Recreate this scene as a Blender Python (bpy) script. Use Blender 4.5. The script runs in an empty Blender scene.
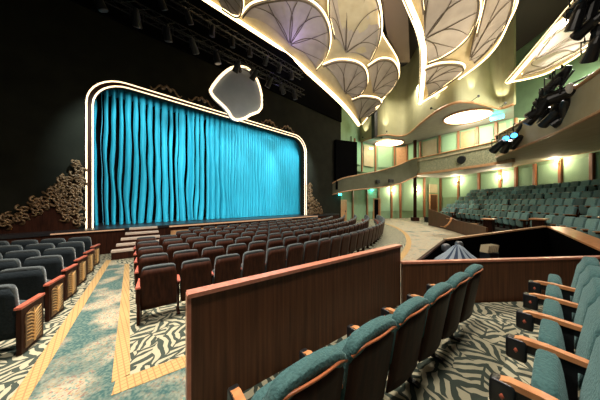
import bpy, bmesh, math, random
from math import sin, cos, pi, radians, sqrt, atan2
from mathutils import Vector, Matrix
random.seed(7)
C = bpy.context.scene.collection
F = 205.0; HZ = 202.0; EYE = 2.0
# ---------------------------------------------------------------- helpers
def at(px, py, Y):          # a point seen at (px,py) that stands Y metres ahead
    return Vector(((px-300)/F*Y, Y, EYE + (HZ-py)/F*Y))
def atz(px, py, z):         # a point seen at (px,py) that lies at height z
    Y = F*(z-EYE)/(HZ-py)
    return Vector(((px-300)/F*Y, Y, z))
O = Vector((-13.4, 20.2))   # centre of the curved seat rows
RD = Vector((.812, .584)); ND = Vector((-.584, .812))   # box row direction / facing
def so(s, o): return RD*s + ND*o
SA = Vector((-8.4, 8.2)); SD = Vector((.727, .686)); SN = Vector((.686, -.727))  # stage line
def st(t, d=0): return SA + SD*t + SN*d
def ring(R, deg): return O + Vector((cos(radians(deg)), sin(radians(deg))))*R
def circ(px, R):
    d = Vector((px-300, F)).normalized(); b = d.dot(O)
    return d*(b + sqrt(max(0, b*b + R*R - O.dot(O))))
def ang(p): v = p-O; return math.degrees(atan2(v.y, v.x))
def pix(p, z): return 300+F*p.x/p.y, HZ-F*(z-EYE)/p.y

def link(name, bm, m, parent=None, smooth=False):
    me = bpy.data.meshes.new(name)
    bmesh.ops.recalc_face_normals(bm, faces=bm.faces[:])
    bm.to_mesh(me); bm.free()
    if smooth:
        for p in me.polygons: p.use_smooth = True
    ms = m if isinstance(m, (list, tuple)) else [m]
    for k in ms: me.materials.append(k)
    o = bpy.data.objects.new(name, me); C.objects.link(o)
    if parent: o.parent = parent
    return o
def tag(o, label, cat, group=None, kind=None):
    o['label'] = label; o['category'] = cat
    if group: o['group'] = group
    if kind: o['kind'] = kind
    return o
def thing(name, label, cat, loc=(0, 0, 0), rz=0, group=None):
    o = bpy.data.objects.new(name, None); o.empty_display_size = .1
    C.objects.link(o); o.location = loc; o.rotation_euler = (0, 0, rz)
    return tag(o, label, cat, group)
def struct(name, bm, m, label=None, parent=None, smooth=False):
    o = link(name, bm, m, parent, smooth)
    if not parent:
        o['kind'] = 'structure'
        if label: o['label'] = label
    return o
def base(o, p):             # put a mesh's origin at its base without moving it
    p = Vector(p); o.data.transform(Matrix.Translation(-p)); o.location = p
    return o
def box(bm, c, d, rot=None, bev=0):
    M = Matrix.Translation(Vector(c))
    if rot is not None: M = M @ (rot if isinstance(rot, Matrix) else Matrix.Rotation(rot, 4, 'Z'))
    r = bmesh.ops.create_cube(bm, size=1, matrix=M @ Matrix.Diagonal((d[0], d[1], d[2], 1)))
    if bev:
        es = list({e for v in r['verts'] for e in v.link_edges})
        bmesh.ops.bevel(bm, geom=es, offset=bev, segments=2, affect='EDGES', profile=.6)
def sup(bm, c, d, e=.35, M=None, nu=16, nv=9):      # rounded cushion
    f = lambda a: math.copysign(abs(a)**e, a)
    M = M or Matrix.Identity(4); rows = []
    for j in range(nv+1):
        v = -pi/2 + pi*j/nv; row = []
        for i in range(nu):
            u = 2*pi*i/nu
            p = Vector((d[0]/2*f(cos(v))*f(cos(u)), d[1]/2*f(cos(v))*f(sin(u)), d[2]/2*f(sin(v))))
            row.append(bm.verts.new(M @ (p+Vector(c))))
            if j in (0, nv): break
        rows.append(row)
    for j in range(nv):
        a, b = rows[j], rows[j+1]
        for i in range(nu):
            k = (i+1) % nu
            if len(a) == 1: bm.faces.new((a[0], b[k], b[i]))
            elif len(b) == 1: bm.faces.new((a[i], a[k], b[0]))
            else: bm.faces.new((a[i], a[k], b[k], b[i]))
def tube(bm, pts, r, n=6, cap=True):
    pts = [Vector(p) for p in pts]; rs = r if isinstance(r, (list, tuple)) else [r]*len(pts)
    rows = []
    for i, p in enumerate(pts):
        t = (pts[min(i+1, len(pts)-1)] - pts[max(i-1, 0)])
        t = t.normalized() if t.length > 1e-9 else Vector((0, 0, 1))
        a = t.cross(Vector((0, 0, 1)));
        if a.length < .05: a = t.cross(Vector((0, 1, 0)))
        a.normalize(); b = t.cross(a)
        rows.append([bm.verts.new(p + (a*cos(2*pi*k/n)+b*sin(2*pi*k/n))*rs[i]) for k in range(n)])
    for a, b in zip(rows, rows[1:]):
        for k in range(n): bm.faces.new((a[k], a[(k+1) % n], b[(k+1) % n], b[k]))
    if cap:
        bm.faces.new(rows[0]); bm.faces.new(rows[-1][::-1])
def strip(bm, P, zb, zt, th):       # upright curved wall: P plan points, heights per point, thickness to the far side of the eye
    n = len(P); zb = zb if isinstance(zb, list) else [zb]*n; zt = zt if isinstance(zt, list) else [zt]*n
    q = []
    for i, p in enumerate(P):
        t = (P[min(i+1, n-1)]-P[max(i-1, 0)]).normalized(); nn = Vector((-t.y, t.x))*th
        a, b = p, p+nn
        q.append([bm.verts.new((a.x, a.y, zb[i])), bm.verts.new((a.x, a.y, zt[i])), bm.verts.new((b.x, b.y, zt[i])), bm.verts.new((b.x, b.y, zb[i]))])
    for a, b in zip(q, q[1:]):
        for k in range(4): bm.faces.new((a[k], a[(k+1) % 4], b[(k+1) % 4], b[k]))
    bm.faces.new(q[0]); bm.faces.new(q[-1][::-1])
def slab(bm, P, z0, z1):            # flat polygon with thickness
    lo = [bm.verts.new((p[0], p[1], z0)) for p in P]; hi = [bm.verts.new((p[0], p[1], z1)) for p in P]
    n = len(P)
    bm.faces.new(lo[::-1]); bm.faces.new(hi)
    for i in range(n): bm.faces.new((lo[i], lo[(i+1) % n], hi[(i+1) % n], hi[i]))
def band(bm, A, B, za, zb, th=0):   # surface between two plan curves
    va = [bm.verts.new((p.x, p.y, z)) for p, z in zip(A, za)]; vb = [bm.verts.new((p.x, p.y, z)) for p, z in zip(B, zb)]
    for i in range(len(A)-1): bm.faces.new((va[i], va[i+1], vb[i+1], vb[i]))
    if th:
        r = bmesh.ops.extrude_face_region(bm, geom=bm.faces[:])
        bmesh.ops.translate(bm, verts=[g for g in r['geom'] if isinstance(g, bmesh.types.BMVert)], vec=(0, 0, th))
def spl(keys, n):                   # Catmull-Rom through tuples
    out = []; K = [keys[0]]+list(keys)+[keys[-1]]; m = len(keys)-1
    for i in range(n+1):
        u = i/n*m; k = min(int(u), m-1); f = u-k
        a, b, c, d = K[k:k+4]
        out.append(tuple(.5*(2*b[j]+(c[j]-a[j])*f+(2*a[j]-5*b[j]+4*c[j]-d[j])*f*f+(3*b[j]-a[j]-3*c[j]+d[j])*f**3) for j in range(len(b))))
    return out
ORD = ['first', 'second', 'third', 'fourth', 'fifth', 'sixth', 'seventh', 'eighth', 'ninth', 'tenth', 'eleventh', 'twelfth', 'thirteenth', 'fourteenth', 'fifteenth', 'sixteenth', 'seventeenth', 'eighteenth', 'nineteenth', 'twentieth']
TENS = {20: 'twenty', 30: 'thirty', 40: 'forty'}
def ordn(n):
    if n < 20: return ORD[n]
    t = (n+1)//10*10; u = (n+1) % 10
    if u == 0: return {30: 'thirtieth', 40: 'fortieth'}[t]
    return TENS[t]+'-'+ORD[u-1]
# ---------------------------------------------------------------- materials
def mat(name, col, rough=.6, metal=0, emit=None, es=0, noise=None, bump=0, stretch=(1, 1, 1), scale=8, spec=.5, sheen=0):
    m = bpy.data.materials.new(name); m.use_nodes = True
    nt = m.node_tree; b = nt.nodes['Principled BSDF']
    b.inputs['Base Color'].default_value = (*col, 1); b.inputs['Roughness'].default_value = rough
    b.inputs['Metallic'].default_value = metal; b.inputs['Specular IOR Level'].default_value = spec
    if sheen:
        b.inputs['Sheen Weight'].default_value = sheen; b.inputs['Sheen Roughness'].default_value = .4
        b.inputs['Sheen Tint'].default_value = (min(1, col[0]*3+.2), min(1, col[1]*3+.2), min(1, col[2]*3+.2), 1)
    if emit:
        b.inputs['Emission Color'].default_value = (*emit, 1); b.inputs['Emission Strength'].default_value = es
    if noise or bump:
        tc = nt.nodes.new('ShaderNodeTexCoord'); mp = nt.nodes.new('ShaderNodeMapping'); nz = nt.nodes.new('ShaderNodeTexNoise')
        mp.inputs['Scale'].default_value = stretch; nz.inputs['Scale'].default_value = scale; nz.inputs['Detail'].default_value = 4
        nt.links.new(tc.outputs['Object'], mp.inputs[0]); nt.links.new(mp.outputs[0], nz.inputs[0])
        if noise:
            cr = nt.nodes.new('ShaderNodeValToRGB'); cr.color_ramp.elements[0].position = .3; cr.color_ramp.elements[1].position = .7
            cr.color_ramp.elements[0].color = (*col, 1); cr.color_ramp.elements[1].color = (*noise, 1)
            nt.links.new(nz.outputs[0], cr.inputs[0]); nt.links.new(cr.outputs[0], b.inputs['Base Color'])
        if bump:
            bp = nt.nodes.new('ShaderNodeBump'); bp.inputs['Strength'].default_value = bump; bp.inputs['Distance'].default_value = .02
            nt.links.new(nz.outputs[0], bp.inputs['Height']); nt.links.new(bp.outputs[0], b.inputs['Normal'])
    return m
GR = (3, 3, .25)
M = {}
M['mahog'] = mat('mahogany', (.015, .005, .003), .5, spec=.10, noise=(.045, .014, .007), stretch=GR, scale=9)
M['part'] = mat('partition veneer', (.05, .018, .007), .48, spec=.3, noise=(.125, .046, .019), stretch=(5, 5, .15), scale=7)
M['cap'] = mat('cap wood', (.42, .14, .085), .35, noise=(.55, .22, .14), stretch=(1, 1, 1), scale=14)
M['arm'] = mat('armrest wood', (.42, .16, .055), .3, noise=(.62, .27, .11), scale=12)
M['armdark'] = mat('armrest red wood', (.36, .075, .04), .35, noise=(.5, .14, .09), scale=12)
M['teal'] = mat('teal velvet', (.026, .080, .082), .85, noise=(.046, .125, .125), bump=.5, scale=60, sheen=.5)
M['slate'] = mat('slate velvet', (.026, .034, .037), .85, noise=(.055, .066, .068), bump=.4, scale=50, sheen=.8)
M['pale'] = m_ = mat('pale teal velvet', (.09, .18, .175), .85, noise=(.17, .29, .28), bump=.4, scale=50, sheen=.5)
nt = m_.node_tree; b_ = nt.nodes['Principled BSDF']; oi = nt.nodes.new('ShaderNodeObjectInfo'); hs = nt.nodes.new('ShaderNodeHueSaturation'); mr = nt.nodes.new('ShaderNodeMapRange')
mr.inputs[3].default_value = .45; mr.inputs[4].default_value = 1.45; nt.links.new(oi.outputs['Random'], mr.inputs[0]); nt.links.new(mr.outputs[0], hs.inputs['Value'])
src = b_.inputs['Base Color'].links[0].from_socket; nt.links.new(src, hs.inputs['Color']); nt.links.new(hs.outputs[0], b_.inputs['Base Color'])
M['rim'] = mat('seat rim wood', (.42, .13, .05), .35)
M['black'] = mat('black plastic', (.008, .008, .009), .35)
M['metal'] = mat('dark metal', (.02, .02, .022), .4, .6)
M['iron'] = mat('grey metal', (.16, .16, .17), .4, .7)
M['gold'] = mat('gilt', (.05, .028, .012), .5, .3, noise=(.26, .15, .07), bump=.8, scale=14)
M['dkwall'] = mat('dark proscenium wall', (.009, .0088, .006), .9, noise=(.015, .015, .010), scale=1.5, spec=.1)
M['green'] = mat('sage plaster', (.19, .30, .18), .8, noise=(.22, .35, .21), scale=2)
M['panel'] = mat('sage fabric panel', (.25, .42, .27), .9, noise=(.30, .48, .31), bump=.2, scale=20)
M['olive'] = mat('olive plaster', (.25, .245, .13), .8, noise=(.30, .29, .16), scale=1.2)
M['cream'] = mat('cream plaster', (.38, .32, .20), .8, noise=(.44, .38, .25), scale=2)
M['soffit'] = mat('grey soffit plaster', (.30, .29, .28), .7, noise=(.36, .35, .33), scale=2)
M['pil'] = mat('pilaster wood', (.20, .075, .03), .4, noise=(.32, .13, .055), stretch=GR, scale=10)
M['trimw'] = mat('trim wood', (.38, .19, .085), .4, noise=(.5, .27, .13), scale=6)
M['ceil'] = mat('ceiling dark plaster', (.035, .028, .024), .9)
M['blackp'] = mat('black walls and dark voids', (.003, .003, .003), .95, spec=0)  # also paints in the darkness of the stage void and the side opening
M['stagef'] = mat('stage floor', (.015, .014, .016), .35)
M['oval'] = mat('glowing oval diffuser', (.9, .8, .6), .5, emit=(1, .80, .52), es=5)
M['led'] = mat('warm strip light', (.9, .8, .6), .5, emit=(1, .74, .38), es=3.2)
M['led2'] = mat('frame tube light', (.9, .8, .6), .5, emit=(1, .72, .42), es=1.9)
M['lip'] = mat('stage edge light', (.3, .15, .08), .6, emit=(1, .6, .35), es=.35)
M['bulb'] = mat('lamp bulb', (.9, .8, .6), .5, emit=(1, .62, .25), es=25)
M['blue'] = mat('blue lens', (.2, .5, .9), .3, emit=(.06, .45, 1), es=3.5)
M['exit'] = mat('teal sign', (.2, .8, .7), .5, emit=(.05, .95, .75), es=6)
M['cyan'] = mat('turquoise curtain', (.0, .19, .27), .75, noise=(.0, .25, .345), stretch=(3, 3, .4), scale=3, sheen=.2)
M['step'] = mat('pale stair carpet', (.42, .33, .27), .8, noise=(.55, .45, .37), scale=20)
M['cloths'] = mat('light stripe cloth', (.24, .29, .34), .8)
M['clothd'] = mat('blue stripe cloth', (.02, .04, .08), .8)
M['paper'] = mat('paper', (.38, .30, .18), .8)
M['white'] = mat('white enamel', (.7, .66, .6), .4)
M['medal'] = mat('medallion face', (.30, .34, .42), .6, noise=(.40, .44, .52), scale=1)
M['dkplat'] = mat('dark carpet', (.02, .02, .018), .95)

def nodes(name):
    m = bpy.data.materials.new(name); m.use_nodes = True
    nt = m.node_tree; return m, nt, nt.nodes['Principled BSDF'], nt.links.new
def mth(nt, op, a, b=None, c=None):
    n = nt.nodes.new('ShaderNodeMath'); n.operation = op
    for i, v in enumerate((a, b, c)):
        if v is None: continue
        if isinstance(v, (int, float)): n.inputs[i].default_value = v
        else: nt.links.new(v, n.inputs[i])
    return n.outputs[0]
def leafmat(name, dark, light, sc, freq):      # leaves: every cell a chevron-veined leaf turned its own way
    m, nt, b, L = nodes(name)
    tc = nt.nodes.new('ShaderNodeTexCoord'); nz = nt.nodes.new('ShaderNodeTexNoise'); nz.inputs['Scale'].default_value = 3
    mx = nt.nodes.new('ShaderNodeMixRGB'); mx.blend_type = 'ADD'; mx.inputs[0].default_value = .25
    L(tc.outputs['Object'], nz.inputs[0]); L(tc.outputs['Object'], mx.inputs[1]); L(nz.outputs['Color'], mx.inputs[2])
    sp0 = nt.nodes.new('ShaderNodeSeparateXYZ'); L(mx.outputs[0], sp0.inputs[0])
    cb = nt.nodes.new('ShaderNodeCombineXYZ'); L(sp0.outputs[0], cb.inputs[0]); L(sp0.outputs[1], cb.inputs[1])
    vo = nt.nodes.new('ShaderNodeTexVoronoi'); vo.inputs['Scale'].default_value = sc; L(cb.outputs[0], vo.inputs[0])
    vs = nt.nodes.new('ShaderNodeVectorMath'); vs.operation = 'SUBTRACT'; L(cb.outputs[0], vs.inputs[0]); L(vo.outputs['Position'], vs.inputs[1])
    s = nt.nodes.new('ShaderNodeSeparateXYZ'); L(vs.outputs[0], s.inputs[0])
    cs = nt.nodes.new('ShaderNodeSeparateXYZ'); L(vo.outputs['Color'], cs.inputs[0])
    a = mth(nt, 'MULTIPLY', cs.outputs[0], 6.283); ca = mth(nt, 'COSINE', a); sa = mth(nt, 'SINE', a)
    u = mth(nt, 'ADD', mth(nt, 'MULTIPLY', s.outputs[0], ca), mth(nt, 'MULTIPLY', s.outputs[1], sa))
    w = mth(nt, 'SUBTRACT', mth(nt, 'MULTIPLY', s.outputs[1], ca), mth(nt, 'MULTIPLY', s.outputs[0], sa))
    ch = mth(nt, 'SINE', mth(nt, 'MULTIPLY', mth(nt, 'ADD', u, mth(nt, 'ABSOLUTE', w)), freq))
    g = mth(nt, 'GREATER_THAN', ch, -.05)
    mid = mth(nt, 'GREATER_THAN', mth(nt, 'ABSOLUTE', w), .012)
    f = mth(nt, 'MULTIPLY', g, mid)
    mc = nt.nodes.new('ShaderNodeMixRGB'); mc.inputs[1].default_value = (*dark, 1); mc.inputs[2].default_value = (*light, 1)
    L(f, mc.inputs[0]); L(mc.outputs[0], b.inputs['Base Color']); b.inputs['Roughness'].default_value = .95
    return m
M['leaf'] = leafmat('leaf carpet', (.035, .048, .036), (.38, .35, .24), 2.6, 44)
M['inlay'] = leafmat('gilt leaf inlay', (.14, .045, .012), (.62, .34, .12), 2.2, 90)
def floral(p0=.46, p1=.60):
    m, nt, b, L = nodes('floral carpet')
    tc = nt.nodes.new('ShaderNodeTexCoord')
    def noise(s, d=3):
        n = nt.nodes.new('ShaderNodeTexNoise'); n.inputs['Scale'].default_value = s; n.inputs['Detail'].default_value = d; L(tc.outputs['Object'], n.inputs[0]); return n
    n1 = noise(1.7, 12); r1 = nt.nodes.new('ShaderNodeValToRGB'); L(n1.outputs[0], r1.inputs[0])
    r1.color_ramp.elements[0].position = p0; r1.color_ramp.elements[1].position = p1
    vo = nt.nodes.new('ShaderNodeTexVoronoi'); vo.inputs['Scale'].default_value = 55; L(tc.outputs['Object'], vo.inputs[0])
    r2 = nt.nodes.new('ShaderNodeValToRGB'); r2.color_ramp.interpolation = 'CONSTANT'; e = r2.color_ramp.elements
    e[0].color = (.34, .31, .22, 1); e[1].position = .42; e[1].color = (.30, .14, .10, 1)
    for p, c in ((.52, (.38, .35, .25, 1)), (.72, (.13, .22, .18, 1)), (.84, (.42, .28, .15, 1))):
        k = e.new(p); k.color = c
    sp = nt.nodes.new('ShaderNodeSeparateXYZ'); L(vo.outputs['Color'], sp.inputs[0]); L(sp.outputs[0], r2.inputs[0])
    n3 = noise(30, 2); r3 = nt.nodes.new('ShaderNodeValToRGB'); L(n3.outputs[0], r3.inputs[0])
    r3.color_ramp.elements[0].position = .4; r3.color_ramp.elements[1].position = .65
    r3.color_ramp.elements[0].color = (.028, .085, .082, 1); r3.color_ramp.elements[1].color = (.12, .17, .14, 1)
    mx = nt.nodes.new('ShaderNodeMixRGB'); L(r1.outputs[0], mx.inputs[0]); L(r3.outputs[0], mx.inputs[1]); L(r2.outputs[0], mx.inputs[2])
    L(mx.outputs[0], b.inputs['Base Color']); b.inputs['Roughness'].default_value = .95
    return m
M['floral'] = floral()
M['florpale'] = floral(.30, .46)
def lattice():
    m, nt, b, L = nodes('yellow border carpet')
    tc = nt.nodes.new('ShaderNodeTexCoord'); sp = nt.nodes.new('ShaderNodeSeparateXYZ'); L(tc.outputs['Object'], sp.inputs[0])
    f = 75
    a = mth(nt, 'SINE', mth(nt, 'MULTIPLY', mth(nt, 'ADD', sp.outputs[0], sp.outputs[1]), f)); c = mth(nt, 'SINE', mth(nt, 'MULTIPLY', mth(nt, 'SUBTRACT', sp.outputs[0], sp.outputs[1]), f))
    g = mth(nt, 'GREATER_THAN', mth(nt, 'MAXIMUM', a, c), .8)
    mc = nt.nodes.new('ShaderNodeMixRGB'); mc.inputs[1].default_value = (.46, .30, .12, 1); mc.inputs[2].default_value = (.32, .19, .075, 1)
    L(g, mc.inputs[0]); L(mc.outputs[0], b.inputs['Base Color']); b.inputs['Roughness'].default_value = .95
    return m
M['yellow'] = lattice()
def fret():
    m, nt, b, L = nodes('pierced parapet pattern')
    tc = nt.nodes.new('ShaderNodeTexCoord')
    vo = nt.nodes.new('ShaderNodeTexVoronoi'); vo.feature = 'DISTANCE_TO_EDGE'; vo.inputs['Scale'].default_value = 7; L(tc.outputs['Object'], vo.inputs[0])
    g = mth(nt, 'GREATER_THAN', vo.outputs['Distance'], .10)
    mc = nt.nodes.new('ShaderNodeMixRGB'); mc.inputs[1].default_value = (.30, .30, .19, 1); mc.inputs[2].default_value = (.17, .18, .11, 1)
    L(g, mc.inputs[0]); L(mc.outputs[0], b.inputs['Base Color']); b.inputs['Roughness'].default_value = .7
    return m
M['fret'] = fret()
# ---------------------------------------------------------------- camera
cam = bpy.data.objects.new('camera', bpy.data.cameras.new('camera')); C.objects.link(cam)
cam.location = (0, 0, EYE); cam.rotation_euler = (radians(90), 0, 0)
cam.data.sensor_width = 36; cam.data.lens = 36*F/600; cam.data.shift_y = 2/600; cam.data.clip_start = .05; cam.data.clip_end = 200
bpy.context.scene.camera = cam
# ---------------------------------------------------------------- floor and carpets
bm = bmesh.new(); slab(bm, [(-16, -6), (26, -6), (26, 32), (-16, 32)], -.2, 0)
struct('floor', bm, M['leaf'], 'auditorium floor in dark green and cream leaf pattern carpet')
AR0 = Vector((-2.05, 2.28)); AD = Vector((-.637, .770))    # aisle's right border line
AL0 = Vector((-2.95, 2.22)); LD = Vector((-.600, .800))    # aisle's left border line
def hit(p0, d, R):
    v = p0-O; b = v.dot(d); c = v.dot(v)-R*R
    t = -b - sqrt(b*b-c); t2 = -b + sqrt(b*b-c)
    return p0 + d*min((t, t2), key=abs)
def flat(name, P, z, m, label, cat):
    bm = bmesh.new(); slab(bm, [(p[0], p[1]) for p in P], z-.004, z)
    return tag(link(name, bm, m), label, cat)
aL = [AL0-LD*3.2, AL0+LD*6.0]; aR = [AR0-AD*3.2, AR0+AD*5.6]
flat('aisle_carpet', [aL[0], aR[0], aR[1], aL[1]], .006, M['floral'], 'teal and cream floral carpet runner down the left aisle to stage stairs', 'carpet')
wl = .09
flat('carpet_border', [aL[0]+Vector((-wl, 0)), aL[0]+Vector((wl, 0)), aL[1]+Vector((wl, 0)), aL[1]+Vector((-wl, 0))], .010, M['yellow'], 'yellow lattice carpet border beside the gilt seat end panels', 'carpet border')
corner = AR0
th0 = ang(corner)
flat('carpet_border', [corner+AD*5.6+Vector((-.02, 0)), corner+AD*5.6+Vector((.13, 0)), corner+AD*.12+Vector((.16, .0)), corner+Vector((-.03, -.02))], .010, M['yellow'], 'yellow lattice carpet border along left ends of the centre rows', 'carpet border')
T = [th0+(0-th0)*i/60 for i in range(61)]
bm = bmesh.new(); band(bm, [ring(21.42, t) for t in T], [ring(21.20, t) for t in T], [.010]*61, [.010]*61, .003)
tag(link('carpet_border', bm, M['yellow']), 'yellow lattice carpet border curving behind the back centre row', 'carpet border')
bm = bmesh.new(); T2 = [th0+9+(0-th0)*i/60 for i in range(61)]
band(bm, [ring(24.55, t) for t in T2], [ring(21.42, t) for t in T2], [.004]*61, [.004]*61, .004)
T3 = [th0-12+21*i/20 for i in range(21)]; bn = bmesh.new(); band(bn, [ring(24.55, t) for t in T3], [ring(21.42, t) for t in T3], [.005]*21, [.005]*21, .004)
tag(link('walkway_carpet', bn, M['floral']), 'teal and cream floral carpet between the yellow border and the long partition', 'carpet')
tag(link('walkway_carpet', bm, M['florpale']), 'pale floral carpet of the curved walkway behind the centre rows', 'carpet')
# ---------------------------------------------------------------- seats
def ssurf(bm, w, z0, z1, y0, lean, th, nx=6, nz=6, bow=.03, rc=.07):      # bowed panel with rounded top corners
    vs = []
    for j in range(nz+1):
        z = z0+(z1-z0)*j/nz; row = []
        dz = z1-z; ww = w/2
        if dz < rc: ww = w/2-rc+sqrt(max(0, rc*rc-(rc-dz)**2))
        for i in range(nx+1):
            x = -ww+2*ww*i/nx
            row.append(bm.verts.new((x, y0-lean*(z-z0)+bow*(2*x/w)**2, z)))
        vs.append(row)
    fs = [bm.faces.new((vs[j][i], vs[j][i+1], vs[j+1][i+1], vs[j+1][i])) for j in range(nz) for i in range(nx)]
    r = bmesh.ops.extrude_face_region(bm, geom=fs)
    bmesh.ops.translate(bm, verts=[g for g in r['geom'] if isinstance(g, bmesh.types.BMVert)], vec=(0, -th, 0))
LEAN = .16
def make_seat(name, label, cat, fabric, wood, arm, rim, W=.54, cup=False, group=None, endp=None):
    t = thing(name, label, cat, group=group); DH = .04 if rim else 0
    bm = bmesh.new(); ssurf(bm, W-.05, .22, .90-DH, -.15, LEAN, .018, bow=.03 if rim else 0, rc=.07 if rim else .035)
    link('back_panel', bm, wood, t, True)
    if rim:
        bm = bmesh.new(); pts = []
        hw = W/2-.025
        for i in range(13):
            a = pi*i/12; x = -hw*cos(a) if 0 else -hw+2*hw*i/12
            z = .905-DH-.05*abs(2*i/12-1)**5
            pts.append((x, -.175-LEAN*(z-.22)+.03*(x/hw)**2, z))
        tube(bm, pts, .009, 6); link('back_rim', bm, rim, t, True)
    bm = bmesh.new()
    sh = Matrix.Identity(4); sh[1][2] = -LEAN
    sup(bm, (0, -.055 if rim else -.05, .66-DH/2-(0 if rim else .008)), ((W-.035 if rim else W-.085), (.11 if rim else .10), .57-DH), (.32 if rim else .2), sh, 20, 11)
    for v in bm.verts:
        if v.co.z > .85-DH: v.co.z += (.03 if rim else .012)*cos(v.co.x/(W/2)*pi/2)-(.01 if rim else 0); v.co.y -= .02 if rim else .012
    link('backrest', bm, fabric, t, True)
    bm = bmesh.new()
    sh = Matrix.Identity(4); sh[1][2] = .12
    sup(bm, (0, -.03, .44), (W-.06, .11, .40), .4, sh, 16, 9)
    link('seat', bm, fabric, t, True)
    if endp is None:
        bm = bmesh.new(); box(bm, (-W/2, -.02, .30), (.03, .10, .60)); box(bm, (-W/2, -.0, .012), (.05, .30, .024)); box(bm, (-W/2, -.0, .56), (.03, .30, .06))
        link('leg', bm, M['metal'] if rim else wood, t)
    bm = bmesh.new()
    ax = -W/2
    pr = [(-.17, .600), (-.10, .612), (.05, .622), (.16, .618), (.205, .600), (.20, .588), (.05, .588), (-.17, .578)]
    L_ = [bm.verts.new((ax-.026, y, z)) for y, z in pr]; R_ = [bm.verts.new((ax+.026, y, z)) for y, z in pr]
    bm.faces.new(L_); bm.faces.new(R_[::-1])
    for i in range(len(pr)): bm.faces.new((L_[i], R_[i], R_[(i+1) % len(pr)], L_[(i+1) % len(pr)]))
    link('armrest', bm, arm, t)
    if cup:
        bm = bmesh.new(); sup(bm, (ax, .185, .53), (.072, .105, .15), .3, None, 16, 8); link('cup_holder', bm, M['black'], t, True)
        bm = bmesh.new(); sup(bm, (ax, .185, .53), (.080, .035, .05), .6, None, 10, 6); c = link('badge', bm, M['armdark'], t, True)
    return t
def end_panel(t, x, fancy):
    bm = bmesh.new()
    if fancy:
        box(bm, (x, 0, .31), (.05, .46, .60), bev=.008); o = link('end_panel', bm, M['mahog'], t)
        bm = bmesh.new()
        n = 14
        P = [(-.17, .06), (.17, .06)]+[(.17*cos(pi*k/n*1.0), .46+.08*sin(pi*k/n)) for k in range(n+1)]
        s = 1 if x > 0 else -1
        a = [bm.verts.new((x+s*.026, p[0], p[1])) for p in P]; b = [bm.verts.new((x+s*.036, p[0], p[1])) for p in P]
        bm.faces.new(a[::-1]); bm.faces.new(b)
        for i in range(len(P)): bm.faces.new((a[i], a[(i+1) % len(P)], b[(i+1) % len(P)], b[i]))
        q = link('inlay', bm, M['gold'], o)
        q.data.materials.clear(); q.data.materials.append(M['gold'])
        bm = bmesh.new()
        for k in range(9):       # the leaf's raised side veins
            z = .09+.045*k
            for sg in (-1, 1):
                tube(bm, [(x+s*.036, 0, z), (x+s*.042, sg*.07, z+.045), (x+s*.036, sg*.15, z+.06)], [.010, .009, .004], 5)
        tube(bm, [(x+s*.038, 0, .07), (x+s*.042, 0, .3), (x+s*.036, 0, .52)], [.012, .010, .006], 5)
        v = link('leaf_vein', bm, M['goldl'], o)
    else:
        box(bm, (x, -.01, .31), (.04, .40, .60), bev=.006); link('end_panel', bm, M['mahog'], t)
    bm = bmesh.new(); box(bm, (x, .0, .622), (.07, .50, .035), bev=.008); link('armrest', bm, M['armdark'], t)
M['goldl'] = mat('light gilt', (.68, .42, .17), .4, .3)
def copy_tree(o, parent=None):
    c = o.copy(); C.objects.link(c)
    if parent: c.parent = parent
    for ch in list(o.children): copy_tree(ch, c)
    return c
used = set()
def place(proto, p, z, face, label, group=None):
    if proto.name in used: o = copy_tree(proto)
    else: o = proto; used.add(proto.name)
    o.location = (p[0], p[1], z); o.rotation_euler = (0, 0, atan2(face.y, face.x)-pi/2)
    o['label'] = label
    if group: o['group'] = group
    return o
W1 = .56
pc = make_seat('theatre_seat', 'x', 'seat', M['slate'], M['mahog'], M['armdark'], None, W1)
pe = make_seat('theatre_seat', 'x', 'seat', M['slate'], M['mahog'], M['armdark'], None, W1, endp=1)
for ch in list(pe.children):
    if ch.name.startswith('armrest'): bpy.data.objects.remove(ch)
end_panel(pe, -W1/2, False)
M['navy'] = mat('dark navy upholstery', (.008, .012, .015), .8, noise=(.016, .022, .026), bump=.3, scale=40, spec=.1)
pcl = make_seat('theatre_seat', 'x', 'seat', M['slate'], M['navy'], M['armdark'], None, W1)
pf = make_seat('theatre_seat', 'x', 'seat', M['slate'], M['navy'], M['armdark'], None, W1)
end_panel(pf, W1/2, True)
ROWS = [21.0, 20.05, 19.12, 18.24, 17.36, 16.48, 15.6, 14.75]
nseat = 0
def visible(p, z):
    if p.y < .6: return False
    x, y = pix(p, z+.8); return -45 < x < 660
for ri, R in enumerate(ROWS):
    start = hit(Vector((-2.6, 3.29)), AD, R) if ri else ring(R, ang(circ(229, R)))
    a0 = ang(start); step = math.degrees(W1/(R-.2)); k = 0
    a = a0+step/2
    while a < -9:
        p = ring(R-.2, a); d = (p-SA).dot(SN)
        if d < .9+.75: break
        if (p-st(1.7, 1.6)).length < 1.55: a += step; k += 1; continue
        face = (O-p).normalized()
        lab = 'centre block seat, %s from left end, in %s row from the partition' % (ordn(k), ordn(ri))
        place(pe if (k == 0) else pc, p, 0, face, lab, 'centre block seats'); nseat += 1
        a += step; k += 1
for ri, R in enumerate(ROWS[1:-1]):
    e = hit(Vector((-3.72, 2.77)), LD, R); a1 = ang(e); step = math.degrees(W1/(R-.2))
    for k in range(7):
        p = ring(R-.2, a1-step*(k+.5))
        if not visible(p, 0): break
        if (p-st(1.6, 1.6)).length < 1.5 or (p-SA).dot(SN) < 1.7: continue
        lab = ('aisle end seat with gilt leaf panel, in %s row left of the aisle' % ordn(ri)) if k == 0 else 'dark seat left of the aisle, %s from it, in %s row from viewer' % (ordn(k), ordn(ri))
        place(pf if k == 0 else pcl, p, 0, (O-p).normalized(), lab, 'seats left of the aisle')
        nseat += 1
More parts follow.
